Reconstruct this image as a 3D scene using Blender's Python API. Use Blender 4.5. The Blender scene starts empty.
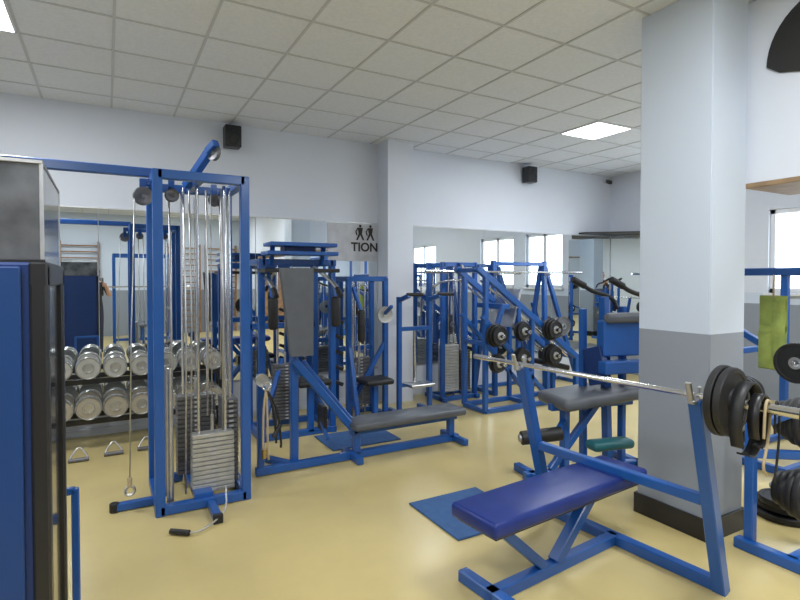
import bpy, bmesh, math, random
from mathutils import Vector, Matrix
random.seed(4)
sc = bpy.context.scene
V = Vector
# ------------------------------------------------------------------ materials
def mk(name, col, rough=0.5, metal=0.0, var=0.0, vscale=8.0, bump=0.0, bscale=60.0, coat=0.0, emit=None, estr=0.0, spec=None):
    m = bpy.data.materials.new(name); m.use_nodes = True
    nt = m.node_tree; b = nt.nodes['Principled BSDF']
    b.inputs['Base Color'].default_value = (*col, 1); b.inputs['Roughness'].default_value = rough
    b.inputs['Metallic'].default_value = metal
    b.inputs['Coat Weight'].default_value = coat; b.inputs['Coat Roughness'].default_value = 0.15
    if spec is not None: b.inputs['Specular IOR Level'].default_value = spec
    if emit: b.inputs['Emission Color'].default_value = (*emit, 1); b.inputs['Emission Strength'].default_value = estr
    tc = nt.nodes.new('ShaderNodeTexCoord')
    if var > 0:
        n = nt.nodes.new('ShaderNodeTexNoise'); n.inputs['Scale'].default_value = vscale; n.inputs['Detail'].default_value = 5
        r = nt.nodes.new('ShaderNodeValToRGB')
        r.color_ramp.elements[0].position = 0.3; r.color_ramp.elements[1].position = 0.7
        r.color_ramp.elements[0].color = (*[c*(1-var) for c in col], 1)
        r.color_ramp.elements[1].color = (*[min(1, c*(1+var)) for c in col], 1)
        nt.links.new(tc.outputs['Object'], n.inputs['Vector']); nt.links.new(n.outputs['Fac'], r.inputs['Fac'])
        nt.links.new(r.outputs['Color'], b.inputs['Base Color'])
    if bump > 0:
        n2 = nt.nodes.new('ShaderNodeTexNoise'); n2.inputs['Scale'].default_value = bscale; n2.inputs['Detail'].default_value = 3
        bp = nt.nodes.new('ShaderNodeBump'); bp.inputs['Strength'].default_value = bump; bp.inputs['Distance'].default_value = 0.01
        nt.links.new(tc.outputs['Object'], n2.inputs['Vector']); nt.links.new(n2.outputs['Fac'], bp.inputs['Height'])
        nt.links.new(bp.outputs['Normal'], b.inputs['Normal'])
    return m
WHITE=(0.68,0.72,0.80)
M = {}
M['wall'] = mk('wall_paint', WHITE, 0.6, var=0.02, vscale=1.5, bump=0.05, bscale=90)
def two_tone(name, top, bot, zc):
    m = mk(name, top, 0.5, bump=0.05, bscale=90); nt = m.node_tree; b = nt.nodes['Principled BSDF']
    g = nt.nodes.new('ShaderNodeNewGeometry'); s = nt.nodes.new('ShaderNodeSeparateXYZ')
    c = nt.nodes.new('ShaderNodeMath'); c.operation='GREATER_THAN'; c.inputs[1].default_value = zc
    mx = nt.nodes.new('ShaderNodeMix'); mx.data_type='RGBA'
    nt.links.new(g.outputs['Position'], s.inputs[0]); nt.links.new(s.outputs['Z'], c.inputs[0])
    nt.links.new(c.outputs[0], mx.inputs['Factor']); mx.inputs['A'].default_value=(*bot,1); mx.inputs['B'].default_value=(*top,1)
    nt.links.new(mx.outputs['Result'], b.inputs['Base Color']); return m
M['wall2'] = two_tone('two_tone_wall_paint', (0.58,0.65,0.76), (0.27,0.30,0.35), 1.22)
M['floor'] = mk('epoxy_floor', (0.62,0.50,0.22), 0.32, var=0.07, vscale=2.2, bump=0.04, bscale=14, coat=0.10)
M['ceil'] = mk('ceiling_tile', (0.76,0.79,0.84), 0.9, var=0.04, vscale=40, bump=0.25, bscale=120)
M['grid'] = mk('ceiling_grid_metal', (0.55,0.57,0.60), 0.5)
M['blue'] = mk('blue_enamel', (0.012,0.095,0.37), 0.32, var=0.08, vscale=5, coat=0.2)
M['blued'] = mk('dark_blue_enamel', (0.006,0.03,0.14), 0.4, var=0.08, vscale=5)
M['bluef'] = mk('cabinet_blue_enamel', (0.006,0.045,0.18), 0.4, var=0.06, vscale=3)
M['bluepad'] = mk('blue_vinyl', (0.012,0.030,0.185), 0.36, var=0.1, vscale=9, bump=0.12, bscale=160, spec=.35)
M['greypad'] = mk('grey_vinyl', (0.105,0.115,0.135), 0.45, var=0.1, vscale=9, bump=0.12, bscale=160)
M['black'] = mk('black_rubber', (0.014,0.014,0.016), 0.5, var=0.2, vscale=20)
M['blackp'] = mk('black_plastic', (0.016,0.016,0.018), 0.35)
M['chrome'] = mk('chrome', (0.72,0.72,0.73), 0.16, 1.0)
M['steel'] = mk('brushed_steel', (0.55,0.55,0.55), 0.35, 0.9, var=0.1, vscale=30)
M['plate'] = mk('stack_plate_steel', (0.50,0.50,0.48), 0.42, 0.55, var=0.12, vscale=15)
M['dbchrome'] = mk('dumbbell_chrome', (0.62,0.62,0.61), 0.27, 0.85)
M['dbface'] = mk('dumbbell_face_paint', (0.42,0.38,0.30), 0.5, 0.2)
M['plated'] = mk('dark_stack_plate', (0.17,0.17,0.18), 0.45, 0.5, var=0.12, vscale=15)
M['mirror'] = mk('mirror_silver', (0.80,0.84,0.85), 0.0, 1.0)
M['mat'] = mk('blue_floor_mat', (0.045,0.12,0.30), 0.75, var=0.1, vscale=20, bump=0.2, bscale=200)
M['granite'] = mk('mottled_smoked_glass', (0.10,0.105,0.115), 0.08, var=0.7, vscale=7, coat=.4)
M['glassd'] = mk('dark_glass', (0.012,0.013,0.016), 0.06, coat=0.5)
M['wood'] = mk('wood', (0.28,0.15,0.07), 0.5, var=0.25, vscale=12)
M['woodl'] = mk('light_wood', (0.30,0.20,0.11), 0.5, var=0.2, vscale=12)
M['rope'] = mk('beige_rope', (0.50,0.40,0.25), 0.8)
M['brass'] = mk('brass', (0.55,0.40,0.15), 0.3, 0.9)
M['teal'] = mk('teal_vinyl', (0.015,0.12,0.14), 0.45)
M['green'] = mk('green_towel', (0.42,0.52,0.13), 0.9, bump=0.5, bscale=90, var=0.2)
M['frame'] = mk('white_window_frame', (0.75,0.76,0.78), 0.4)
M['sign'] = mk('sign_panel', (0.50,0.51,0.54), 0.5, var=0.12, vscale=9)
M['ink'] = mk('sign_ink', (0.015,0.015,0.015), 0.6)
M['lamp'] = mk('lamp_diffuser', (0.9,0.9,0.9), 0.5, emit=(.96,.98,1), estr=9)
M['skin'] = mk('skin', (0.55,0.30,0.20), 0.5)
M['shirt'] = mk('dark_shirt', (0.03,0.03,0.035), 0.85)
M['jeans'] = mk('dark_trousers', (0.03,0.035,0.06), 0.85)
M['hair'] = mk('brown_hair', (0.03,0.018,0.01), 0.6)
M['red'] = mk('red_plastic', (0.5,0.02,0.02), 0.4)
# ------------------------------------------------------------------ builder
def align(axis):
    a = V(axis).normalized()
    up = V((0,0,1)) if abs(a.z) < 0.98 else V((0,1,0))
    x = a.cross(up).normalized(); y = a.cross(x).normalized()
    if y.dot(up) < 0: y = -y; x=-x
    x = y.cross(a).normalized()
    return Matrix((x, y, a)).transposed()
class Obj:
    def __init__(s, name, origin=(0,0,0), rot=0.0, local=False):
        s.name=name; s.o=V(origin); s.rot=rot; s.local=local; s.parts={}
    def _bm(s, part):
        if part not in s.parts: s.parts[part]=(bmesh.new(), [])
        return s.parts[part]
    def add(s, part, tmp, mat, smooth=None):
        bm, ms = s._bm(part)
        if mat not in ms: ms.append(mat)
        k = ms.index(mat)
        for f in tmp.faces:
            f.material_index = k
            if smooth is not None: f.smooth = smooth
        me = bpy.data.meshes.new('t'); tmp.to_mesh(me); tmp.free(); bm.from_mesh(me); bpy.data.meshes.remove(me)
    def box(s, part, c, size, mat, bev=0.004, rot=None, seg=1):
        t = bmesh.new(); bmesh.ops.create_cube(t, size=1)
        bmesh.ops.scale(t, vec=V(size), verts=t.verts)
        if bev>0: 
            bmesh.ops.bevel(t, geom=list(t.edges), offset=min(bev,min(size)*0.45), segments=seg, profile=0.5, affect='EDGES')
        if rot is not None: bmesh.ops.rotate(t, matrix=rot, verts=t.verts, cent=(0,0,0))
        bmesh.ops.translate(t, vec=V(c), verts=t.verts)
        s.add(part, t, mat, smooth=(seg>1) or None)
        return s
    def bx(s, part, lo, hi, mat, bev=0.004, seg=1):
        lo=V(lo);hi=V(hi); return s.box(part,(lo+hi)/2,hi-lo,mat,bev,seg=seg)
    def beam(s, part, p, q, w, mat, h=None, bev=0.005, ext=0.0, seg=1):
        p=V(p);q=V(q);d=q-p;L=d.length; h=h or w
        t=bmesh.new(); bmesh.ops.create_cube(t,size=1); bmesh.ops.scale(t,vec=(w,h,L+2*ext),verts=t.verts)
        bmesh.ops.bevel(t, geom=list(t.edges), offset=min(bev,w*.4,h*.4), segments=seg, profile=0.5, affect='EDGES')
        bmesh.ops.rotate(t, matrix=align(d), verts=t.verts, cent=(0,0,0)); bmesh.ops.translate(t, vec=(p+q)/2, verts=t.verts)
        s.add(part,t,mat,smooth=(seg>1) or None); return s
    def lathe(s, part, c, axis, prof, mat, seg=28):
        t=bmesh.new(); R=align(axis); c=V(c); rings=[]
        for r,z in prof:
            if r<=1e-6: rings.append([t.verts.new(c+R@V((0,0,z)))])
            else: rings.append([t.verts.new(c+R@V((r*math.cos(2*math.pi*i/seg),r*math.sin(2*math.pi*i/seg),z))) for i in range(seg)])
        for a,b in zip(rings,rings[1:]):
            for i in range(seg):
                j=(i+1)%seg
                if len(a)==1 and len(b)==1: continue
                if len(a)==1: t.faces.new((a[0],b[j],b[i]))
                elif len(b)==1: t.faces.new((a[i],a[j],b[0]))
                else: t.faces.new((a[i],a[j],b[j],b[i]))
        bmesh.ops.recalc_face_normals(t,faces=t.faces)
        for f in t.faces: f.smooth=True
        for e in t.edges:
            if len(e.link_faces)==2 and e.calc_face_angle(0)>0.7: e.smooth=False
        s.add(part,t,mat); return s
    def cyl(s, part, p, q, r, mat, seg=16, r2=None):
        p=V(p);q=V(q);L=(q-p).length; r2=r if r2 is None else r2
        b=min(r*0.15,0.004,L*0.2)
        return s.lathe(part,p,q-p,[(0,0),(r-b,0),(r,b),(r2,L-b),(r2-b,L),(0,L)],mat,seg)
    def pipe(s, part, pts, r, mat, seg=10, smooth=0):
        P=[V(p) for p in pts]
        for _ in range(smooth):
            Q=[P[0]]
            for a,b in zip(P,P[1:]): Q+= [a.lerp(b,.25),a.lerp(b,.75)]
            Q.append(P[-1]); P=Q
        t=bmesh.new(); rings=[]; prev=None
        for i,p in enumerate(P):
            d=(P[min(i+1,len(P)-1)]-P[max(i-1,0)]).normalized()
            if prev is None:
                u=d.cross(V((0,0,1)) if abs(d.z)<.9 else V((1,0,0))).normalized()
            else: u=(prev-d*prev.dot(d)).normalized()
            prev=u; w=d.cross(u)
            rings.append([t.verts.new(p+r*(math.cos(2*math.pi*k/seg)*u+math.sin(2*math.pi*k/seg)*w)) for k in range(seg)])
        for a,b in zip(rings,rings[1:]):
            for k in range(seg):
                j=(k+1)%seg; t.faces.new((a[k],a[j],b[j],b[k]))
        t.faces.new(rings[0]); t.faces.new(rings[-1])
        bmesh.ops.recalc_face_normals(t,faces=t.faces)
        s.add(part,t,mat,smooth=True); return s
    def poly(s, part, pts, thick, normal, mat):
        t=bmesh.new(); n=V(normal).normalized()*thick
        a=[t.verts.new(V(p)) for p in pts]; b=[t.verts.new(V(p)+n) for p in pts]; N=len(pts)
        t.faces.new(a); t.faces.new(b[::-1])
        for i in range(N): t.faces.new((a[i],b[i],b[(i+1)%N],a[(i+1)%N]))
        bmesh.ops.recalc_face_normals(t,faces=t.faces); s.add(part,t,mat); return s
    # compound bits
    def plate(s, part, c, axis, R, th, mat='black', hub='steel'):
        s.lathe(part,V(c)-V(axis).normalized()*th/2,axis,[(0.026,0),(R*.35,0),(R*.38,th*.22),(R*.82,th*.22),(R*.86,0),(R*.97,0),(R,th*.15),(R,th*.85),(R*.97,th),(R*.86,th),(R*.82,th*.78),(R*.38,th*.78),(R*.35,th),(0.026,th),(0.026,0)],mat,36)
        s.lathe(part+'_hub',V(c)-V(axis).normalized()*th*.55,axis,[(0.025,0),(0.045,0),(0.045,th*1.1),(0.025,th*1.1),(0.025,0)],hub,20)
        return s
    def pulley(s, part, c, axis, R, mat='plate'):
        s.lathe(part,V(c)-V(axis).normalized()*.014,axis,[(0,0),(R*.25,0),(R*.3,.006),(R*.8,.006),(R,0),(R*.86,.014),(R,.028),(R*.8,.022),(R*.3,.022),(R*.25,.028),(0,.028)],mat,28); return s
    def stack(s, c, w, d, z0, z1, rodtop, mat='plate', alongy=False, n=None):
        n = n or max(4,int((z1-z0)/.034)); h=(z1-z0)/n; x,y=c
        sz=(w,d) if not alongy else (d,w)
        for i in range(n):
            s.box('weight_plates',(x,y,z0+h*(i+.5)),(sz[0],sz[1],h*.86),mat,.004)
            s.box('plate_labels',(x,y-sz[1]/2-.001,z0+h*(i+.5)),(.03,.003,h*.4),'sign',0)
        o=w*.32
        for k in (-1,1):
            px,py=(x+k*o,y) if not alongy else (x,y+k*o)
            s.cyl('guide_rods',(px,py,.03),(px,py,rodtop),.011,'chrome',12)
        s.cyl('selector_stem',(x,y,z1),(x,y,z1+.12),.012,'steel',10)
        s.pipe('lift_cable',[(x,y,z1+.1),(x,y,rodtop-.05)],.004,'steel',6)
        return s
    def done(s):
        e=bpy.data.objects.new(s.name,None); sc.collection.objects.link(e); e.location=s.o; e.rotation_euler=(0,0,s.rot); e.empty_display_size=.1
        for k,(bm,ms) in s.parts.items():
            if not s.local: bmesh.ops.translate(bm,vec=-s.o,verts=bm.verts)
            me=bpy.data.meshes.new(k); bm.to_mesh(me); bm.free()
            for mm in ms: me.materials.append(M[mm])
            ob=bpy.data.objects.new(k,me); sc.collection.objects.link(ob); ob.parent=e
        return e
def single(name, lo, hi, mat, bev=0.0):
    lo=V(lo);hi=V(hi); t=bmesh.new(); bmesh.ops.create_cube(t,size=1); bmesh.ops.scale(t,vec=hi-lo,verts=t.verts)
    if bev>0: bmesh.ops.bevel(t,geom=list(t.edges),offset=bev,segments=2,affect='EDGES')
    me=bpy.data.meshes.new(name); t.to_mesh(me); t.free(); me.materials.append(M[mat])
    ob=bpy.data.objects.new(name,me); ob.location=(lo+hi)/2; sc.collection.objects.link(ob); return ob
# ------------------------------------------------------------------ room
XL,XR,YB,YF,H=-3.0,7.37,5.97,-4.0,3.24
single('floor',(XL-.2,YF-.2,-.12),(XR+.2,YB+.2,0),'floor')
single('ceiling',(XL-.2,YF-.2,H),(XR+.2,YB+.2,H+.12),'ceil')
single('wall_back',(XL-.2,YB,0),(XR+.2,YB+.15,H),'wall')
single('wall_front',(XL-.2,YF-.15,0),(XR+.2,YF,H),'wall2')
single('wall_left',(XL-.15,YF,0),(XL,YB,H),'wall')
wins=[(2.45,3.56),(3.9,4.9),(-.6,.6),(-3.0,-1.8)]
wz0,wz1=1.36,2.42
wr=Obj('wall_right',(XR,1,0))
wr.bx('lower',(XR,YF,0),(XR+.15,YB,wz0),'wall2',0).bx('upper',(XR,YF,wz1),(XR+.15,YB,H),'wall',0)
ys=[YF]
for a,b in sorted(wins): ys+=[a,b]
ys.append(YB)
for i in range(0,len(ys),2): wr.bx('pier',(XR,ys[i],wz0),(XR+.15,ys[i+1],wz1),'wall',0)
wr.done()
for i,(a,b) in enumerate(wins):
    w=Obj('window_%d'%(i+1),(XR+.08,(a+b)/2,wz0)); x0,x1=XR+.04,XR+.10
    for (y0,y1,z0,z1) in [(a,b,wz0,wz0+.06),(a,b,wz1-.06,wz1),(a,a+.06,wz0,wz1),(b-.06,b,wz0,wz1),((a+b)/2-.04,(a+b)/2+.04,wz0,wz1)]:
        w.bx('frame',(x0,y0,z0),(x1,y1,z1),'frame',.004)
    w.bx('sill',(XR-.05,a-.03,wz0-.03),(XR+.12,b+.03,wz0),'frame',.004)
    w.done()
# ceiling grid
T=.57; cg=Obj('ceiling_grid',(0,0,H))
x=4.62
while x-T>XL: x-=T
xs=[]
while x<XR: xs.append(x); x+=T
y=4.47
while y-T>YF: y-=T
yl=[]
while y<YB: yl.append(y); y+=T
for x in xs: cg.bx('runner',(x-.009,YF,H-.006),(x+.009,YB,H+.002),'grid',0)
for y in yl: cg.bx('cross_tee',(XL,y-.009,H-.005),(XR,y+.009,H+.002),'grid',0)
cg.done()
def panel(ix,cy):
    cx=4.62+T/2+T*ix
    p=Obj('ceiling_light_panel',(cx,cy,H))
    p.bx('diffuser',(cx-.265,cy-.265,H-.012),(cx+.265,cy+.265,H-.004),'lamp',0)
    for a,b,c,d in [(-.275,-.275,.275,-.262),(-.275,.262,.275,.275),(-.275,-.275,-.262,.275),(.262,-.275,.275,.275)]:
        p.bx('trim_ring',(cx+a,cy+b,H-.014),(cx+c,cy+d,H-.003),'frame',0)
    p.done()
    L=bpy.data.lights.new('panel_lamp','AREA'); L.shape='SQUARE'; L.size=.5; L.energy=39; L.color=(.93,.965,1)
    lo=bpy.data.objects.new('ceiling_panel_lamp',L); lo.location=(cx,cy,H-.03); sc.collection.objects.link(lo)
y1=4.47-T/2
for ix in (0,-10): panel(ix,y1)
for yy in (y1-T*6,y1-T*11):
    for ix in (0,-5,-10): panel(ix,yy)
# mirrors
def mirror(name,lo,hi,axis='x',n=3):
    o=Obj(name,lo); lo=V(lo);hi=V(hi)
    for i in range(n):
        a=lo.copy();b=hi.copy()
        if axis=='x': w=(hi.x-lo.x)/n; a.x=lo.x+w*i+.003; b.x=lo.x+w*(i+1)-.003
        else: w=(hi.y-lo.y)/n; a.y=lo.y+w*i+.003; b.y=lo.y+w*(i+1)-.003
        o.bx('glass_panel',a,b,'mirror',0)
    o.bx('bottom_rail',(lo.x,lo.y-.005 if axis=='x' else lo.y,lo.z-.02),(hi.x,hi.y,lo.z-.001),'steel',0)
    o.bx('top_rail',(lo.x,lo.y-.004 if axis=='x' else lo.y,hi.z+.001),(hi.x,hi.y,hi.z+.012),'steel',0)
    o.done()
mirror('wall_mirror',(-1.6,YB-.012,.42),(3.0,YB-.002,2.23),'x',3)
mirror('wall_mirror',(3.38,YB-.012,.42),(XR-.02,YB-.002,2.23),'x',3)
mirror('wall_mirror',(XR-.012,5.05,.42),(XR-.002,YB-.02,2.23),'y',1)
single('pilaster',(3.01,5.69,0),(3.37,YB,H),'wall')
single('baseboard_back',(XL,YB-.02,0),(3.0,YB,.07),'wall')
single('structural_column',(3.06,1.78,0),(3.42,2.25,H),'wall2',.006)
bs=Obj('baseboard_column',(3.24,2,0))
for lo,hi in [((3.045,1.765,0),(3.435,1.78,.13)),((3.045,1.78,0),(3.06,2.265,.13)),((3.42,1.78,0),(3.435,2.265,.13)),((3.06,2.25,0),(3.42,2.265,.13))]:
    bs.bx('skirting',lo,hi,'blackp',.002)
bs.done()
# bulkhead right of column
bh=Obj('wall_bulkhead',(3.6,0,2.12))
bh.bx('panel',(3.45,YF,2.13),(3.95,1.80,H-.01),'wall',0)
bh.bx('wood_edge',(3.44,YF,2.10),(3.97,1.80,2.13),'woodl',.004)
for Yb in (1.45,.6): bh.lathe('panel_screw',(3.45,Yb,2.25),(-1,0,0),[(.012,0),(.012,.003),(0,.004)],'steel',12)
bh.done()
sg=Obj('round_wall_emblem',(3.44,1.4,2.9))
pts=[]
for i in range(0,25):
    a=math.pi*i/24; pts.append((3.437,1.36+.325*math.cos(a),2.80+.36*math.sin(a)))
pts+= [(3.437,1.05,2.74),(3.437,1.5,2.72),(3.437,1.62,2.75)]
sg.poly('black_dome',pts,.012,(1,0,0),'ink'); sg.done()
# mats
single('floor_mat',(1.79,2.5,0.001),(2.36,3.08,.012),'mat',.003)
single('floor_mat',(1.75,4.36,0.001),(2.45,4.85,.012),'mat',.003)
# speakers
for X in (1.2,5.47):
    s=Obj('wall_speaker',(X,YB-.1,3.05))
    s.box('cabinet',(X,YB-.11,3.07),(.17,.15,.23),'blackp',.012,seg=2)
    s.lathe('woofer',(X,YB-.186,3.03),(0,-1,0),[(.06,0),(.055,.006),(.02,-.004),(0,.002)],'black',24)
    s.lathe('tweeter',(X,YB-.186,3.135),(0,-1,0),[(.025,0),(.02,.005),(0,.006)],'black',20)
    s.box('bracket',(X,YB-.02,3.07),(.06,.035,.08),'blackp',.003)
    s.done()
s=Obj('security_camera',(7.2,5.9,3.1))
s.cyl('mount',(7.2,YB,3.14),(7.2,YB-.08,3.14),.02,'frame'); s.beam('housing',(7.2,YB-.07,3.14),(7.12,YB-.2,3.09),.055,'blackp'); s.cyl('lens',(7.12,YB-.2,3.09),(7.11,YB-.215,3.085),.018,'glassd'); s.done()
# sign on mirror
s=Obj('club_sign',(2.7,YB-.02,1.95))
s.bx('panel',(2.33,YB-.018,1.76),(2.99,YB-.013,2.22),'sign',0)
for cx in (2.76,2.90):
    z0=2.02; yy=YB-.019
    s.lathe('figure_head',(cx,yy,z0+.175),(0,-1,0),[(.018,0),(.018,.002),(0,.002)],'ink',14)
    s.poly('figure_body',[(cx-.036,yy,z0+.155),(cx+.036,yy,z0+.155),(cx+.022,yy,z0+.08),(cx+.055,yy,z0),(cx+.032,yy,z0),(cx,yy,z0+.065),(cx-.034,yy,z0),(cx-.057,yy,z0),(cx-.022,yy,z0+.08)],.002,(0,-1,0),'ink')
    s.pipe('figure_arms',[(cx-.032,yy-.001,z0+.15),(cx-.06,yy-.001,z0+.105),(cx-.045,yy-.001,z0+.06)],.008,'ink',6)
se=s.done()
cu=bpy.data.curves.new('sign_letters','FONT'); cu.body='TION'; cu.size=.15; cu.extrude=.001; cu.offset=.004; cu.materials.append(M['ink'])
to=bpy.data.objects.new('letters',cu); sc.collection.objects.link(to); to.rotation_euler=(math.pi/2,0,0); to.parent=se
to.location=(2.635-2.7,-.0005,1.885-1.95)
# corner shelf
s=Obj('corner_shelf',(7.2,5.8,2.25))
s.poly('board',[(6.6,YB-.02,2.25),(XR-.02,YB-.02,2.25),(XR-.02,5.2,2.25),(XR-.1,5.2,2.25),(6.6,YB-.15,2.25)],.025,(0,0,1),'blackp'); s.done()
# ------------------------------------------------------------------ dumbbells
s=Obj('dumbbell_rack',(.2,5.6,0))
for X in (-.95,1.02):
    s.beam('upright',(X,5.75,0),(X,5.75,.80),.05,'blackp'); s.beam('foot',(X,5.35,.025),(X,5.85,.025),.05,'blackp')
    s.beam('brace',(X,5.4,.05),(X,5.74,.62),.04,'blackp')
for z in (.25,.615):
    for Y in (5.5,5.7): s.beam('shelf_rail',(-.95,Y,z+(Y-5.5)*.1),(1.02,Y,z+(Y-5.5)*.1),.045,'blackp')
s.done()
s=Obj('dumbbell_set',(.2,5.6,.3))
for z,R in ((.25,.107),(.615,.102)):
    for i in range(9):
        X=-.79+i*.213; r=R-(i%3)*.003
        zz=z+.026+r
        for Y0 in (5.42,5.66):
            s.lathe('heads',(X,Y0,zz+(.012 if Y0>5.5 else 0)),(0,1,0),[(0,.010),(r*.3,.010),(r*.34,0),(r*.42,0),(r*.46,.01),(r*.86,.01),(r*.94,0),(r,.01),(r,.04),(r*.9,.045),(r,.05),(r,.085),(r*.94,.095),(0,.095)],'dbchrome',26)
            s.lathe('head_faces',(X,Y0+.0085,zz+(.012 if Y0>5.5 else 0)),(0,1,0),[(r*.47,0),(r*.85,0),(r*.85,.002),(r*.47,.002),(r*.47,0)],'dbface' if z<.4 else 'plate',26)
        s.cyl('handles',(X,5.5,zz+.005),(X,5.68,zz+.01),.016,'chrome',12)
s.done()
for X,Y in ((-.22,5.15),(.04,5.2),(.3,5.22)):
    s=Obj('cable_handle',(X,Y,0))
    s.pipe('stirrup',[(X-.07,Y,.02),(X-.05,Y+.03,.06),(X,Y+.06,.12),(X+.05,Y+.03,.06),(X+.07,Y,.02)],.008,'steel',8,1)
    s.cyl('grip',(X-.075,Y,.018),(X+.075,Y,.018),.018,'plated',12); s.done()
# ------------------------------------------------------------------ crossover tower
s=Obj('cable_crossover_machine',(.56,4,0))
x0,x1,ya,yb,zt=.29,.84,3.72,4.3,2.25
W=.06
for X in (x0,x1):
    for Y in (ya,yb): s.beam('post',(X,Y,0),(X,Y,zt),W,'blue')
for z in (zt-.03,.035):
    for Y in (ya,yb): s.beam('crossbar',(x0,Y,z),(x1,Y,z),W,'blue')
    for X in (x0,x1): s.beam('side_bar',(X,ya,z),(X,yb,z),W,'blue')
s.beam('foot_bar',(.03,3.93,.03),(x0,3.93,.03),.05,'blue'); s.cyl('foot_cap',(.03,3.93,0),(.03,3.93,.06),.03,'black')
s.beam('foot_bar',(.6,ya,.03),(.6,3.44,.03),.05,'blue'); s.box('foot_cap',(.6,3.43,.03),(.06,.03,.06),'black')
s.beam('mid_plate',(.56,ya,.08),(.56,yb,.08),.12,'blue',.04)
s.beam('pulley_arm',(.5,4.02,2.2),(.64,3.80,2.44),.055,'blue')
s.pulley('pulley',(.65,3.78,2.41),(1,.6,0),.055,'plated'); s.beam('pulley_cap',(.62,3.82,2.42),(.66,3.74,2.47),.05,'blue')
s.beam('top_inner_bar',(.56,ya,zt-.03),(.56,yb,zt-.03),.05,'blue')
s.stack((.64,3.86),.28,.11,.06,.47,2.2,'plate',n=13)
s.stack((.575,4.18),.27,.11,.10,.68,2.2,'plated')
s.stack((.775,4.0),.24,.10,.08,.68,2.2,'plated',True)
for X,Y,R,z in ((.22,3.93,.062,2.10),(.40,3.95,.045,2.12),(.70,4.05,.045,2.12)):
    s.pulley('pulley',(X,Y,z),(.2,-1,0),R,'plated'); s.box('pulley_bracket',(X,Y+.03,z+.06),(.04,.03,.12),'blue')
s.beam('pulley_arm_side',(.2,3.98,2.2),(x0,3.98,2.2),.05,'blue')
s.pipe('side_cable',[(.17,3.93,2.1),(.14,3.9,1.2),(.12,3.88,.2)],.005,'steel',6)
for X,Y,zl in ((.38,3.95,.2),(.45,3.75,.1),(.73,4.03,.8),(.50,3.86,.3),(.69,3.75,.5),(.60,3.80,.6)):
    s.pipe('inner_cable',[(X,Y,2.15),(X+.01,Y,(2.15+zl)/2),(X,Y,zl)],.006,'steel',6)
s.lathe('snap_hook',(.12,3.88,.14),(0,1,0),[(.03,0),(.038,.006),(.03,.012),(.02,.006),(.03,0)],'steel',16)
s.cyl('cable_stop',(.12,3.88,.17),(.12,3.88,.23),.015,'rope',12)
for X in (.36,.345): s.cyl('weight_tube',(X,3.8+(.36-X)*8,.05),(X,3.8+(.36-X)*8,.95),.022,'steel',14)
s.beam('boom',(-1.75,4.0,2.27),(x0,4.0,2.27),.06,'blue')
for Y in (3.75,4.3): s.beam('twin_post',(-1.75,Y,0),(-1.75,Y,2.24),W,'blue'); 
s.beam('twin_cross',(-1.75,3.75,2.24),(-1.75,4.3,2.24),W,'blue'); s.beam('twin_foot',(-1.75,3.6,.03),(-1.75,4.45,.03),W,'blue')
s.beam('twin_post2',(-2.3,4.0,0),(-2.3,4.0,2.27),W,'blue'); s.beam('twin_top',(-2.3,4.0,2.27),(-1.75,4.0,2.27),W,'blue'); s.beam('twin_base',(-2.3,4.0,.03),(-1.75,4.0,.03),W,'blue')
s.done()
s=Obj('floor_cable_handle',(.4,3.4,0))
s.cyl('grip',(.32,3.42,.02),(.42,3.34,.02),.017,'black'); s.pipe('strap',[(.42,3.34,.02),(.48,3.33,.02),(.52,3.37,.02),(.56,3.40,.02),(.66,3.46,.06),(.68,3.6,.16)],.006,'steel',8,2)
s.done()
# ------------------------------------------------------------------ seated row / ab bench
s=Obj('seated_row_machine',(1.9,4.1,0))
Y=4.1
s.beam('floor_beam',(1.0,Y,.035),(2.92,Y,.035),.06,'blue')
s.beam('end_foot',(2.88,3.9,.03),(2.88,4.3,.03),.055,'blue'); s.beam('front_foot',(1.82,3.92,.03),(1.82,4.28,.03),.055,'blue')
s.beam('seat_post',(1.86,Y,.04),(1.86,Y,.25),.06,'blue'); s.beam('seat_post',(2.84,Y,.04),(2.84,Y,.25),.06,'blue')
s.beam('seat_rail',(1.8,Y,.235),(2.9,Y,.235),.055,'blue')
s.box('seat_pad',(2.36,Y,.30),(1.14,.30,.065),'greypad',.025,seg=3)
s.beam('incline_beam',(1.30,Y,.90),(1.86,Y,.22),.06,'blue'); s.beam('incline_beam_b',(1.42,Y+.1,.86),(1.86,Y+.06,.3),.03,'blue')
s.beam('back_post',(1.33,Y+.06,.05),(1.33,Y+.06,1.62),.06,'blue')
s.poly('back_pad',[(1.19,Y,1.63),(1.46,Y,1.63),(1.44,Y-.04,.93),(1.26,Y-.04,.93)],.06,(0,-1,0),'greypad')
s.beam('back_foot',(1.15,Y+.3,.03),(1.33,Y,.03),.05,'blue')
s.beam('cable_post',(1.04,Y,.05),(1.04,Y,.80),.05,'blue'); s.pulley('pulley',(1.04,Y-.05,.76),(0,1,0),.05,'plate')
s.box('foot_plate',(1.62,Y+.18,.34),(.03,.16,.22),'blackp'); s.beam('foot_arm',(1.6,Y,.2),(1.62,Y+.2,.3),.03,'blue')
s.done()
s=Obj('hanging_cable_attachments',(1.06,3.98,.5))
for i,(dx,zl,mt) in enumerate(((-.03,.24,'rope'),(.0,.2,'rope'),(.05,.32,'black'),(.08,.28,'blackp'))):
    s.pipe('strap_%d'%i,[(1.06,4.0,.70),(1.06+dx,3.97,.55),(1.06+dx*1.3,3.96,zl),(1.07+dx*1.2,3.98,zl-.04)],.009,mt,8,2)
s.cyl('brass_weight',(1.03,3.96,.18),(1.03,3.96,.25),.02,'brass'); s.cyl('black_grip',(1.1,3.95,.33),(1.16,3.97,.42),.018,'black')
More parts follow.
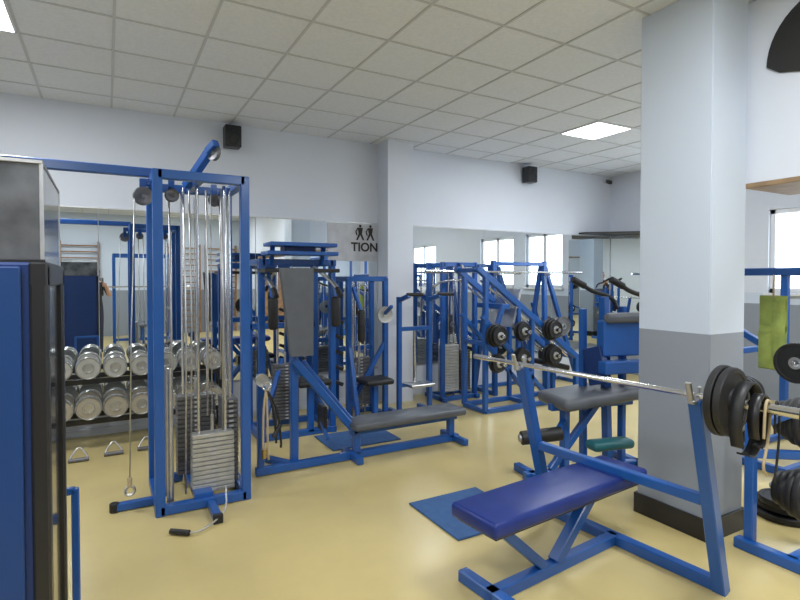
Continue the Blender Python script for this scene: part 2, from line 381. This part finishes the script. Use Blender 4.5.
s.lathe('ring',(1.06,3.98,.72),(0,1,0),[(.03,0),(.038,.006),(.03,.012),(.022,.006),(.03,0)],'chrome',18)
s.done()
# ------------------------------------------------------------------ shoulder press machine behind
s=Obj('shoulder_press_machine',(1.65,5.2,0))
for X in (1.27,1.98):
    for Y in (4.95,5.45): s.beam('post',(X,Y,0),(X,Y,1.72),.06,'blue')
    s.beam('base',(X,4.9,.03),(X,5.5,.03),.06,'blue'); s.beam('top_side',(X,4.9,1.70),(X,5.5,1.70),.06,'blue')
for z in (.03,1.70,1.05): s.beam('cross',(1.27,5.45,z),(1.98,5.45,z),.06,'blue')
s.beam('base_front',(1.27,4.95,.03),(1.98,4.95,.03),.06,'blue')
s.beam('top_front',(1.27,4.93,1.70),(1.98,4.93,1.70),.06,'blue')
for i,z in enumerate((1.62,1.78,1.86)): s.box('press_head',(1.6,4.82-.02*i,z),(.72-.04*i,.26,.035),'blue' if i else 'blackp')
s.box('head_block',(1.6,4.86,1.82),(.3,.18,.06),'blued',.01)
for X in (1.35,1.85): s.beam('head_stay',(X,4.9,1.68),(X,4.84,1.86),.04,'blue')
for X in (1.30,1.92):
    s.pipe('press_arm',[(X,5.3,1.66),(X,5.0,1.58),(X+.02,4.75,1.48),(X+.02,4.65,1.40)],.02,'steel',10,1)
    s.cyl('grip',(X+.02,4.72,1.45),(X+.02,4.62,1.38),.026,'black')
    s.box('arm_pad',(X+.04,4.8,1.22),(.09,.08,.30),'black',.03,seg=3)
    s.beam('pad_arm',(X+.04,4.82,1.36),(X+.02,4.9,1.62),.03,'blue')
s.stack((1.62,5.36),.26,.12,.08,.66,1.68,'plated')
s.beam('seat_post',(1.75,4.95,.03),(1.75,4.95,.5),.06,'blue'); s.box('seat',(1.75,4.95,.53),(.34,.34,.06),'black',.025,seg=3)
s.beam('diag',(1.27,4.95,.1),(1.6,5.4,.7),.045,'blue'); s.beam('diag',(1.98,4.95,.1),(1.7,5.4,.7),.045,'blue')
for k in range(5): s.beam('rung',(2.0,5.05,.5+k*.16),(2.14,5.05,.44+k*.16),.04,'blackp')
s.done()
# ------------------------------------------------------------------ pec deck machine
s=Obj('pec_deck_machine',(2.5,5.4,0))
for X in (2.25,2.69):
    for Y in (5.15,5.5): s.beam('post',(X,Y,0),(X,Y,1.55),.055,'blue')
    s.beam('base',(X,4.85,.03),(X,5.55,.03),.055,'blue'); s.beam('top_side',(X,5.15,1.54),(X,5.5,1.54),.055,'blue')
for z in (1.54,.03,.75): s.beam('cross',(2.25,5.5,z),(2.69,5.5,z),.055,'blue')
s.beam('top_front',(2.25,5.15,1.54),(2.69,5.15,1.54),.055,'blue')
s.stack((2.49,5.4),.22,.12,.12,.66,1.5,'plated')
s.stack((2.36,5.22),.13,.10,.12,.5,1.5,'plated')
s.pulley('cam',(2.65,5.08,1.15),(0,1,0),.09,'plate'); s.beam('cam_arm',(2.65,5.1,1.15),(2.65,4.92,1.25),.035,'blue')
s.beam('brace',(2.25,5.15,.15),(2.69,5.15,.85),.045,'blue')
s.beam('brace',(2.25,4.9,.05),(2.25,5.15,.9),.045,'blue')
s.box('seat',(2.48,4.98,.46),(.32,.3,.06),'black',.025,seg=3); s.beam('seat_post',(2.48,4.98,.03),(2.48,4.98,.43),.055,'blue')
s.beam('seat_base',(2.25,4.98,.03),(2.69,4.98,.03),.055,'blue')
s.box('arm_pad',(2.32,4.98,1.05),(.08,.07,.34),'black',.03,seg=3); s.beam('arm',(2.3,5.15,1.45),(2.32,4.98,1.2),.035,'blue')
s.done()
# ------------------------------------------------------------------ dip station
s=Obj('dip_station',(3.04,5.05,0))
for X in (2.84,3.24):
    s.beam('post',(X,5.1,0),(X,5.1,1.34),.05,'blue'); s.beam('foot',(X,4.85,.03),(X,5.35,.03),.05,'blue')
    s.beam('arm',(X,5.1,1.30),(X,4.88,1.36),.045,'blue')
    s.cyl('grip',(X-.02,4.9,1.37),(X+.17,4.86,1.37),.02,'black')
for z in (.03,.35,.98): s.beam('cross',(2.84,5.1,z),(3.24,5.1,z),.045,'blue')
s.cyl('chrome_post',(3.04,5.1,.35),(3.04,5.1,1.0),.02,'chrome'); s.box('step',(3.04,5.0,.36),(.3,.2,.03),'steel')
s.done()
# ------------------------------------------------------------------ lat pulldown
s=Obj('lat_pulldown_machine',(3.95,5.6,0))
for X in (3.66,4.16):
    for Y in (5.46,5.78): s.beam('post',(X,Y,0),(X,Y,1.75),.055,'blue')
    s.beam('base',(X,5.38,.03),(X,5.84,.03),.055,'blue')
for Y in (5.46,5.78):
    for z in (1.72,.03): s.beam('cross',(3.66,Y,z),(4.16,Y,z),.055,'blue')
s.stack((3.82,5.56),.24,.13,.1,.7,1.7,'plate'); s.stack((4.05,5.56),.14,.13,.1,.62,1.7,'plated')
s.pipe('bar',[(3.5,5.42,1.44),(3.62,5.40,1.52),(4.1,5.40,1.52),(4.22,5.42,1.44)],.014,'chrome',8,1)
s.beam('front_arm',(3.9,5.5,1.72),(3.9,5.40,1.72),.05,'blue'); s.pulley('pulley',(3.9,5.40,1.68),(1,0,0),.04)
s.pipe('cable',[(3.9,5.40,1.66),(3.9,5.40,1.52)],.004,'steel',6)
s.done()
# ------------------------------------------------------------------ leg press
s=Obj('leg_press_machine',(4.5,4.95,0))
for Y in (4.72,5.12):
    s.beam('base',(3.75,Y,.03),(5.30,Y,.03),.055,'blue')
    s.beam('rail',(3.62,Y,1.67),(5.25,Y,.52),.06,'blue',.07)
    s.beam('lower_rail',(3.70,Y,1.12),(4.75,Y,.06),.05,'blue')
    s.beam('rear_post',(3.75,Y,.03),(3.75,Y,1.58),.055,'blue'); s.beam('front_post',(5.2,Y,.03),(5.2,Y,.58),.055,'blue')
    s.beam('mid_post',(4.45,Y,.03),(4.45,Y,1.10),.05,'blue')
    s.cyl('guide_rod',(3.72,Y+.05,1.52),(5.1,Y+.05,.56),.014,'chrome')
for X,z in ((3.75,.03),(3.66,1.64),(5.3,.03),(5.2,.55),(3.75,.8),(4.45,.03)): s.beam('cross',(X,4.72,z),(X,5.12,z),.05,'blue')
s.beam('carriage',(4.02,4.68,1.22),(4.02,5.16,1.22),.12,'blue',.06)
s.poly('foot_plate',[(4.25,4.70,1.42),(4.25,5.14,1.42),(4.12,5.14,.98),(4.12,4.70,.98)],.03,(1,0,-.3),'steel')
s.beam('horn_bracket',(3.86,4.70,.90),(3.98,4.70,1.22),.05,'blue')
s.beam('horn_bracket',(4.22,4.70,.52),(4.22,4.70,1.2),.05,'blue')
s.beam('horn_bracket',(4.69,4.70,.58),(4.69,4.70,.95),.05,'blue'); 
s.beam('storage_post',(4.69,4.70,.03),(4.69,4.70,.60),.05,'blue')
for X,z,R,n in ((3.84,.90,.135,3),(4.23,.93,.115,2),(4.22,.62,.12,2),(4.69,.93,.135,3),(4.69,.62,.135,3),(3.86,.58,.11,2)):
    s.cyl('plate_horn',(X,4.50,z),(X,4.74,z),.022,'chrome')
    for k in range(n): s.plate('plates',(X+.004*k,4.65-.035*k,z),(0,1,0),R-.014*k,.03)
s.beam('horn_bracket',(3.75,4.71,.58),(3.9,4.71,.58),.045,'blue')
s.box('seat_pad',(5.0,4.95,.44),(.4,.30,.07),'black',.025,seg=3,rot=Matrix.Rotation(.25,3,'Y'))
s.beam('seat_support',(5.0,4.92,.03),(5.0,4.92,.41),.055,'blue'); s.beam('seat_cross',(5.0,4.72,.03),(5.0,5.12,.03),.05,'blue')
s.done()
# ------------------------------------------------------------------ squat rack
s=Obj('squat_rack',(4.9,5.5,0))
for X in (4.45,5.35):
    s.beam('post',(X,5.40,0),(X,5.44,1.78),.06,'blue'); s.beam('rear_leg',(X,5.84,0),(X,5.5,1.72),.055,'blue'); s.beam('foot',(X,5.38,.03),(X,5.86,.03),.055,'blue')
    s.box('hook',(X,5.35,1.60),(.05,.13,.03),'steel')
s.beam('splayed_leg',(5.38,5.45,1.7),(6.05,5.45,.02),.055,'blue'); s.beam('splayed_leg_b',(5.38,5.7,1.2),(5.9,5.75,.02),.05,'blue'); s.beam('splay_cross',(6.03,5.38,.03),(6.03,5.82,.03),.05,'blue')
s.beam('splay_tie',(5.35,5.45,.6),(5.82,5.45,.6),.045,'blue')
for z,Y in ((.03,5.84),(1.74,5.44),(.9,5.66)): s.beam('cross',(4.45,Y,z),(5.35,Y,z),.05,'blue')
for X,z,mt in ((5.42,.86,'black'),(5.42,.48,'black'),(5.70,.86,'plated'),(4.5,.86,'plated')):
    s.cyl('peg',(X,5.38,z),(X,5.66,z),.02,'chrome')
    for k in range(2): s.plate('stored_plates',(X,5.41+k*.045,z),(0,1,0),.15-.012*(k==0),.035,mt)
s.done()
s=Obj('barbell',(4.9,5.32,1.63))
s.cyl('bar',(3.32,5.32,1.63),(5.95,5.32,1.63),.014,'chrome')
for X in (3.32,5.62): s.cyl('sleeve',(X,5.32,1.63),(X+.34,5.32,1.63),.022,'chrome')
s.done()
# ------------------------------------------------------------------ leg curl machine (beside column)
s=Obj('leg_curl_machine',(3.3,3.0,0))
RZ=Matrix.Rotation(-.22,3,'Z')
s.beam('base',(2.78,3.02,.03),(3.85,2.78,.03),.06,'blue')
s.beam('base_cross',(3.75,2.5,.03),(3.85,3.15,.03),.06,'blue'); s.beam('base_cross',(2.82,2.82,.03),(2.88,3.22,.03),.06,'blue')
s.beam('front_post',(3.12,2.94,.03),(3.12,2.94,.58),.06,'blue'); s.beam('rear_post',(3.52,2.86,.03),(3.46,2.86,1.4),.06,'blue')
s.beam('diag',(3.0,2.97,.06),(3.4,2.87,.55),.05,'blue')
s.beam('post_b',(3.42,3.02,.03),(3.38,3.0,1.30),.05,'blue')
s.box('seat_pad',(3.40,2.90,.62),(.80,.42,.10),'greypad',.045,seg=4,rot=RZ@Matrix.Rotation(-.08,3,'Y'))
s.beam('seat_rail',(3.0,2.98,.545),(3.75,2.82,.545),.055,'blue')
s.box('back_frame',(3.60,2.75,1.08),(.5,.10,.28),'blue',.01,rot=RZ)
s.box('back_frame',(3.56,2.70,.86),(.5,.10,.10),'blue',.01,rot=RZ)
s.box('back_pad',(3.60,2.69,1.24),(.52,.08,.08),'greypad',.03,seg=3,rot=RZ)
s.beam('side_bar',(3.36,2.88,1.0),(3.36,2.80,.72),.06,'blued',.18)
for dy,dx in ((0,0),(-.28,.1)):
    s.pipe('lever',[(3.62+dx,2.86+dy,1.30),(3.58+dx,2.88+dy,1.40),(3.40+dx,2.92+dy,1.44),(3.30+dx,2.94+dy,1.50)],.018,'black',10,2)
    s.cyl('grip',(3.33+dx,2.935+dy,1.485),(3.22+dx,2.96+dy,1.54),.026,'black')
s.beam('lever_post',(3.66,2.84,.5),(3.66,2.84,1.32),.05,'blue')
s.beam('lever_base',(3.66,2.84,.03),(3.66,2.84,.52),.05,'blue')
s.cyl('ankle_roller',(2.70,2.97,.35),(2.98,2.84,.38),.052,'black',20); s.cyl('roller_end',(2.685,2.977,.349),(2.702,2.97,.35),.03,'steel',20)
s.beam('roller_arm',(2.95,2.86,.38),(3.12,2.94,.45),.04,'blue')
s.box('side_pad',(3.3,2.66,.30),(.36,.14,.07),'teal',.03,seg=3,rot=RZ); s.beam('side_pad_arm',(3.3,2.66,.28),(3.45,2.83,.25),.04,'blue')
s.beam('side_pad_tie',(3.45,2.83,.25),(3.52,2.86,.25),.04,'blue')
s.done()
# ------------------------------------------------------------------ bench press
ph=math.radians(5.5)
s=Obj('bench_press',(2.07,2.0,0),ph,True)
s.box('pad',(0,0,.425),(1.22,.31,.075),'bluepad',.022,seg=3)
s.box('pad_board',(0,0,.382),(1.16,.26,.02),'blackp',.003)
s.beam('under_rail',(-.45,0,.35),(.5,0,.35),.05,'blue')
s.beam('floor_rail',(-.50,0,.03),(.52,0,.03),.06,'blue')
s.beam('front_foot',(-.47,-.22,.03),(-.47,.22,.03),.06,'blue')
s.beam('v_leg',(-.44,0,.35),(-.10,0,.05),.05,'blue'); s.beam('v_leg',(.30,0,.35),(-.02,0,.05),.06,'blue')
yn,yf=-.59,.47
s.beam('floor_cross',(.51,yn,.03),(.51,yf,.03),.06,'blue')
for Y in (yn,yf):
    s.beam('upright',(.51,Y,0),(.245,Y,.995),.062,'blue')
    s.beam('upright_tip',(.195,Y,.99),(.165,Y,1.08),.030,'steel',.014)
    s.beam('hook_base',(.26,Y,.985),(.185,Y,.985),.035,'steel',.02)
    s.beam('hook_back',(.265,Y,.97),(.27,Y,1.05),.030,'steel',.014)
s.beam('mid_cross',(.385,yn,.48),(.385,yf,.48),.05,'blue')
s.beam('head_support',(.385,0,.48),(.45,0,.35),.05,'blue')
s.done()
s=Obj('barbell',(2.07,2.0,1.012),ph,True)
bx,bz=.225,0.0
s.cyl('bar',(bx,-1.1,bz),(bx,.86,bz),.0135,'chrome'); s.cyl('sleeve',(bx,-1.12,bz),(bx,-.68,bz),.022,'chrome'); s.cyl('sleeve',(bx,.72,bz),(bx,.88,bz),.017,'chrome')
s.cyl('collar',(bx,-.70,bz),(bx,-.672,bz),.032,'steel')
for Y,R in ((-.71,.155),(-.745,.15)): s.plate('plates',(bx,Y,bz),(0,1,0),R,.03)
s.plate('end_plate',(bx,-1.03,bz),(0,1,0),.075,.03)
s.done()
s=Obj('lifting_belt',(2.07,2.0,1.012),ph,True)
def band(o,part,pts,w,axis,mat,th=.008):
    a=V(axis).normalized()*w/2; t=bmesh.new(); P=[V(p) for p in pts]
    for _ in range(2):
        Q=[P[0]]
        for p,q in zip(P,P[1:]): Q+=[p.lerp(q,.25),p.lerp(q,.75)]
        Q.append(P[-1]); P=Q
    c=sum(P,V((0,0,0)))/len(P); rows=[]
    for p in P:
        n=(p-c).normalized()*th
        rows.append([t.verts.new(p-a),t.verts.new(p+a),t.verts.new(p+a+n),t.verts.new(p-a+n)])
    for r1,r2 in zip(rows,rows[1:]):
        for k in range(4): t.faces.new((r1[k],r1[(k+1)%4],r2[(k+1)%4],r2[k]))
    t.faces.new(rows[0]); t.faces.new(rows[-1][::-1]); bmesh.ops.recalc_face_normals(t,faces=t.faces); o.add(part,t,mat,True)
band(s,'belt',[(bx-.09,-.81,-.16),(bx-.12,-.81,-.06),(bx-.09,-.81,.05),(bx-.01,-.81,.10),(bx+.06,-.81,.07),(bx+.11,-.81,-.03),(bx+.09,-.81,-.16),(bx+.02,-.81,-.22),(bx-.04,-.81,-.20)],.05,(0,1,0),'black')
band(s,'belt_b',[(bx-.05,-.855,-.12),(bx-.07,-.855,-.04),(bx-.04,-.855,.03),(bx+.0,-.855,.055),(bx+.05,-.855,.02),(bx+.06,-.855,-.07),(bx+.03,-.855,-.15),(bx-.02,-.855,-.16)],.04,(0,1,0),'blackp')
s.pipe('rope',[(bx-.04,-.885,-.12),(bx-.03,-.885,.02),(bx+.0,-.885,.04),(bx+.03,-.885,0),(bx+.0,-.885,-.15),(bx-.05,-.885,-.24),(bx+.01,-.88,-.28)],.006,'rope',8,2)
s.pipe('rope_b',[(bx-.0,-.91,-.1),(bx+.0,-.91,.03),(bx+.03,-.91,.03),(bx+.05,-.91,-.08),(bx+.03,-.91,-.2),(bx+.0,-.91,-.30)],.005,'black',8,2)
s.done()
# ------------------------------------------------------------------ plate tree + machine at right
s=Obj('plate_tree',(3.35,1.4,0))
s.beam('base',(3.17,1.05,.03),(3.17,1.68,.03),.06,'blue'); s.beam('base_b',(3.17,1.4,.03),(3.6,1.4,.03),.06,'blue')
s.beam('post',(3.2,1.62,.03),(3.2,1.62,.72),.05,'blue'); s.beam('post',(3.5,1.4,.03),(3.5,1.4,.95),.06,'blue'); s.beam('tie',(3.2,1.62,.55),(3.5,1.4,.55),.045,'blue')
s.beam('tie',(3.2,1.62,.70),(3.5,1.4,.85),.04,'blue')
for z in (.30,.72):
    s.cyl('peg',(3.5,1.4,z),(3.5,1.66,z),.02,'chrome')
    for k,R in enumerate((.15,.14,.12,.10)): s.plate('stored_plates',(3.5,1.47+k*.042,z),(0,1,0),R,.036)
s.done()
s=Obj('smith_machine',(5.0,2.3,0))
XA,XB=4.62,5.7
for X in (XA,XB):
    for Y in (1.7,2.6): s.beam('post',(X,Y,0),(X,Y,1.62),.06,'blue')
    s.beam('base',(X,1.7,.03),(X,2.6,.03),.06,'blue'); s.beam('top_side',(X,1.7,1.60),(X,2.6,1.60),.06,'blue')
for z in (1.6,.03,.9): s.beam('cross',(XA,2.6,z),(XB,2.6,z),.05,'blue')
s.beam('diag',(XA,1.7,.7),(XA,2.6,1.2),.05,'blue'); s.beam('diag',(XA,1.7,.1),(XA,2.6,.7),.05,'blue')
s.cyl('bar',(4.4,1.95,.92),(5.95,1.95,.92),.014,'chrome')
for X in (4.45,4.50,5.78,5.83): s.plate('plates',(X,1.95,.92),(1,0,0),.15,.035)
for X in (XA,XB): s.box('bar_hook',(X,1.84,.89),(.05,.30,.03),'steel')
for z in (.35,.62):
    s.cyl('peg',(XA,2.35,z),(XA-.2,2.35,z),.02,'chrome')
    for k in range(3): s.plate('stored_plates',(XA-.05-.042*k,2.35,z),(1,0,0),.13,.036)
    s.beam('peg_mount',(XA,2.35,z),(XA,2.6,z),.05,'blue')
s.box('seat',(5.1,2.1,.45),(.5,.3,.07),'bluepad',.025,seg=3); s.beam('seat_post',(5.1,2.1,.03),(5.1,2.1,.42),.06,'blue'); s.beam('seat_base',(XA,2.1,.03),(XB,2.1,.03),.05,'blue')
s.done()
s=Obj('green_towel',(4.56,2.16,1.2))
yc=2.17
band(s,'cloth',[(4.575,yc,.84),(4.565,yc,1.0),(4.58,yc,1.16),(4.578,yc,1.40)],.20,(0,1,0),'green',.012)
band(s,'fold',[(4.555,yc-.05,.94),(4.545,yc-.05,1.1),(4.56,yc-.05,1.36)],.09,(0,1,0),'green',.012)
s.pipe('hanger',[(4.578,yc,1.39),(4.58,yc,1.48),(4.585,yc,1.575)],.008,'rope',6); s.done()
s=Obj('weight_plate_pile',(3.85,1.85,0))
for i,(x,y,r) in enumerate(((3.86,1.74,.19),(3.88,1.76,.17),(3.84,1.73,.15))): s.plate('plates',(x,y,.022+.043*i),(0,0,1),r,.04)
s.done()
# ------------------------------------------------------------------ display cabinet left foreground
s=Obj('drinks_fridge',(-.45,1.7,0))
xr=-.115
s.bx('body',(-.85,1.42,.05),(xr-.03,1.93,1.585),'blued',.006)
s.bx('front_panel',(-.85,1.41,.06),(xr-.05,1.42,1.575),'bluef',.003)
s.bx('plinth',(-.82,1.45,0),(xr-.05,1.90,.05),'blackp',0)
s.bx('door_frame',(xr-.035,1.41,.08),(xr,1.46,1.58),'blackp',.006); s.bx('door_frame',(xr-.035,1.88,.08),(xr,1.93,1.58),'blackp',.006)
s.bx('door_frame',(xr-.035,1.41,.06),(xr,1.93,.12),'blackp',.004); s.bx('door_frame',(xr-.035,1.41,1.53),(xr,1.93,1.585),'blackp',.004)
s.bx('door_glass',(xr-.032,1.45,.1),(xr-.012,1.89,1.55),'glassd',0)
s.bx('smoked_glass_hood',(-.85,1.44,1.585),(xr-.01,1.92,1.81),'granite',.003)
for X,Y in ((xr-.012,1.442),(xr-.012,1.918)): s.bx('hood_corner_trim',(X-.004,Y-.004,1.585),(X+.004,Y+.004,1.813),'steel',.001)
s.bx('hood_top_trim',(-.85,1.436,1.808),(xr-.008,1.446,1.816),'steel',.001); s.bx('hood_top_trim_side',(xr-.018,1.436,1.808),(xr-.008,1.924,1.816),'steel',.001)
s.bx('hood_base_trim',(-.85,1.434,1.583),(xr-.006,1.445,1.592),'blackp',.001)
s.pipe('bent_wire',[(-.6,1.45,1.82),(-.4,1.55,1.845),(-.18,1.6,1.84),(-.14,1.7,1.822)],.006,'steel',8,1)
s.done()
s=Obj('low_pulley_post',(-.12,2.6,0))
s.beam('post',(-.125,2.6,0),(-.125,2.6,.66),.03,'blue'); s.beam('foot',(-.45,2.6,.02),(-.11,2.6,.02),.04,'blue'); s.beam('rear_post',(-.42,2.6,0),(-.42,2.6,.66),.03,'blue'); s.beam('top',(-.42,2.6,.65),(-.125,2.6,.65),.03,'blue'); s.done()
# ------------------------------------------------------------------ things on the rear part, seen in the mirrors
for X in (-.6,1.9,2.9):
    s=Obj('wall_bars',(X,YF+.1,0))
    for k in (-.42,.42): s.bx('side',(X+k-.02,YF+.01,.0),(X+k+.02,YF+.13,2.5),'wood',.003)
    for i in range(15): s.cyl('rung',(X-.42,YF+.09,.15+i*.16),(X+.42,YF+.09,.15+i*.16),.017,'wood',10)
    s.done()
for cx,cy in ((.75,-2.2),(5.6,-1.6)):
    s=Obj('power_rack',(cx,cy,0))
    for X in (cx-.6,cx+.6):
        for Y in (cy-.5,cy+.5): s.beam('post',(X,Y,0),(X,Y,2.1),.06,'blue')
        s.beam('base',(X,cy-.5,.03),(X,cy+.5,.03),.06,'blue'); s.beam('top_side',(X,cy-.5,2.08),(X,cy+.5,2.08),.06,'blue'); s.beam('safety_bar',(X,cy-.5,.8),(X,cy+.5,.8),.04,'steel')
    for Y in (cy-.5,cy+.5): s.beam('top_cross',(cx-.6,Y,2.08),(cx+.6,Y,2.08),.06,'blue')
    s.beam('base_cross',(cx-.6,cy-.5,.03),(cx+.6,cy-.5,.03),.06,'blue')
    s.cyl('bar',(cx-1.05,cy+.56,1.35),(cx+1.05,cy+.56,1.35),.014,'chrome')
    for X in (cx-.6,cx+.6): s.box('bar_hook',(X,cy+.55,1.325),(.05,.09,.02),'steel')
    for X in (-.88,-.83,.83,.88): s.plate('plates',(cx+X,cy+.56,1.35),(1,0,0),.2,.04)
    s.box('bench_pad',(cx,cy,.44),(.3,1.0,.07),'greypad',.025,seg=3)
    for Y in (cy-.4,cy+.4): s.beam('bench_leg',(cx,Y,0),(cx,Y,.41),.06,'blue')
    s.done()
s=Obj('door_1',(4.4,YF,0)); s.bx('leaf',(4.0,YF,0.01),(4.9,YF+.05,2.1),'wood',.004); s.bx('jamb',(3.93,YF,0),(4.0,YF+.07,2.17),'frame',0); s.bx('jamb',(4.9,YF,0),(4.97,YF+.07,2.17),'frame',0); s.bx('jamb',(3.93,YF,2.1),(4.97,YF+.07,2.17),'frame',0); s.cyl('knob',(4.08,YF+.05,1.02),(4.08,YF+.11,1.02),.025,'brass'); s.done()
# ------------------------------------------------------------------ photographer (visible only in the mirror)
def skin_mesh(verts,edges,radii,root=0,sub=2):
    me=bpy.data.meshes.new('sk'); me.from_pydata(verts,edges,[]); ob=bpy.data.objects.new('sk',me); sc.collection.objects.link(ob)
    md=ob.modifiers.new('Skin','SKIN')
    for i,r in enumerate(radii): me.skin_vertices[0].data[i].radius=(r,r) if not isinstance(r,tuple) else r
    for i in range(len(verts)): me.skin_vertices[0].data[i].use_root=(i==root)
    m2=ob.modifiers.new('S','SUBSURF'); m2.levels=sub; m2.render_levels=sub
    dg=bpy.context.evaluated_depsgraph_get(); dg.update(); out=bpy.data.meshes.new_from_object(ob.evaluated_get(dg))
    bpy.data.objects.remove(ob); return out
px,py=-.22,-.52
vv=[(0,0,.95),(0,0,1.12),(0,.0,1.32),(0,-.01,1.45),(0,0,1.53),
    (.09,0,.90),(.10,.02,.50),(.11,0,.09),(.12,.13,.04),
    (-.09,0,.90),(-.10,.02,.50),(-.11,0,.09),(-.12,.13,.04),
    (.18,0,1.40),(.27,.10,1.18),(.20,.30,1.40),(-.18,0,1.40),(-.25,.10,1.18),(-.06,.30,1.40)]
ee=[(0,1),(1,2),(2,3),(3,4),(0,5),(5,6),(6,7),(7,8),(0,9),(9,10),(10,11),(11,12),(3,13),(13,14),(14,15),(3,16),(16,17),(17,18)]
rr=[(.15,.11),(.135,.10),(.16,.11),(.12,.08),.05,.09,.06,.042,.035,.09,.06,.042,.035,.06,.042,.026,.06,.042,.026]
person=bpy.data.objects.new('photographer',None); person.location=(px,py,0); sc.collection.objects.link(person)
bme=skin_mesh(vv,ee,rr)
for k in ('skin','shirt','jeans','black'): bme.materials.append(M[k])
for p in bme.polygons:
    c=p.center; p.use_smooth=True
    if c.z<.10: p.material_index=3
    elif c.z<.96: p.material_index=2
    elif c.z>1.47: p.material_index=0
    elif c.y>.13: p.material_index=0
    elif abs(c.x)>.235: p.material_index=0
    else: p.material_index=1
bo=bpy.data.objects.new('body',bme); bo.parent=person; sc.collection.objects.link(bo)
def hand(base,sx):
    b=V(base); vs=[b,b+V((0,.05,.02))]; es=[(0,1)]; rs=[.024,.028]
    for i in range(4):
        o=b+V((sx*.002,.07,.035-.02*i)); L=(.03,.034,.031,.024)[i]; k=len(vs)
        vs+=[o,o+V((sx*-.012,L,.0)),o+V((sx*-.04,L*.9,.0)),o+V((sx*-.055,L*.4,0))]; es+=[(1,k),(k,k+1),(k+1,k+2),(k+2,k+3)]; rs+=[.0095,.009,.0085,.007]
    k=len(vs); vs+=[b+V((sx*-.02,.04,.0)),b+V((sx*-.035,.06,.01)),b+V((sx*-.045,.08,.015))]; es+=[(0,k),(k,k+1),(k+1,k+2)]; rs+=[.012,.01,.009]
    me=skin_mesh([tuple(v) for v in vs],es,rs); me.materials.append(M['skin'])
    for p in me.polygons: p.use_smooth=True
    o=bpy.data.objects.new('hand',me); o.parent=person; sc.collection.objects.link(o)
hand((.20,.30,1.41),1); hand((-.06,.30,1.41),-1)
t=bmesh.new(); bmesh.ops.create_uvsphere(t,u_segments=28,v_segments=20,radius=1)
for v in t.verts:
    x,y,z=v.co; w=.078*(1-.18*max(0,-z)); v.co=V((x*w,y*.098,z*.118))
    if y>.55 and abs(x)<.18 and -.35<z<.1: v.co.y+=.02*(1-abs(x)/.18)
    if y>.5 and .05<z<.22 and .2<abs(x)<.55: v.co.y-=.007
    if y>.4 and z<-.6: v.co.y+=.012
    v.co+=V((.02,.02,1.64))
me=bpy.data.meshes.new('head'); 
for f in t.faces: f.smooth=True
t.to_mesh(me); t.free(); me.materials.append(M['skin']); o=bpy.data.objects.new('head',me); o.parent=person; sc.collection.objects.link(o)
t=bmesh.new(); bmesh.ops.create_uvsphere(t,u_segments=24,v_segments=16,radius=1)
for v in list(t.verts):
    if v.co.y>.35 and v.co.z<.45 or v.co.z<-.75: t.verts.remove(v)
for v in t.verts: v.co=V((v.co.x*.088,v.co.y*.106,v.co.z*.128))+V((.02,.015,1.65))
for f in t.faces: f.smooth=True
me=bpy.data.meshes.new('hair'); t.to_mesh(me); t.free(); me.materials.append(M['hair']); o=bpy.data.objects.new('hair',me); o.parent=person; sc.collection.objects.link(o)
f=Obj('face_parts',(0,0,0))
for k in (-1,1):
    f.lathe('eye',(.02+k*.03,.105,1.655),(0,1,0),[(.011,0),(.009,.004),(0,.006)],'ink',12); f.box('ear',(.02+k*.079,.02,1.64),(.014,.03,.05),'skin',.006,seg=2)
f.box('mouth',(.02,.112,1.578),(.04,.01,.008),'red',.003)
f.box('camera_body',(.075,.40,1.43),(.11,.035,.07),'blackp',.008); f.cyl('camera_lens',(.085,.415,1.43),(.085,.45,1.43),.027,'blackp',20)
f.pipe('camera_strap',[(.02,.40,1.42),(-.03,.36,1.30),(-.05,.34,1.22),(-.03,.36,1.2),(.0,.39,1.38)],.004,'red',6,1)
fe=f.done(); fe.parent=person
# ------------------------------------------------------------------ world, camera
w=bpy.data.worlds.new('sky'); sc.world=w; w.use_nodes=True; bg=w.node_tree.nodes['Background']
bg.inputs[0].default_value=(.78,.89,1,1); bg.inputs[1].default_value=7.0
cam=bpy.data.cameras.new('camera'); co=bpy.data.objects.new('camera',cam); sc.collection.objects.link(co); sc.camera=co
cam.sensor_width=36; cam.lens=525/800*36; cam.clip_start=.02
pitch=math.radians(1.2)
co.location=(0,0,1.55); co.rotation_euler=(math.pi/2-pitch,0,-math.radians(29.2))
cam.shift_y=-(22-525*math.tan(pitch))/800
sc.view_settings.view_transform='Standard'; sc.view_settings.exposure=0.1
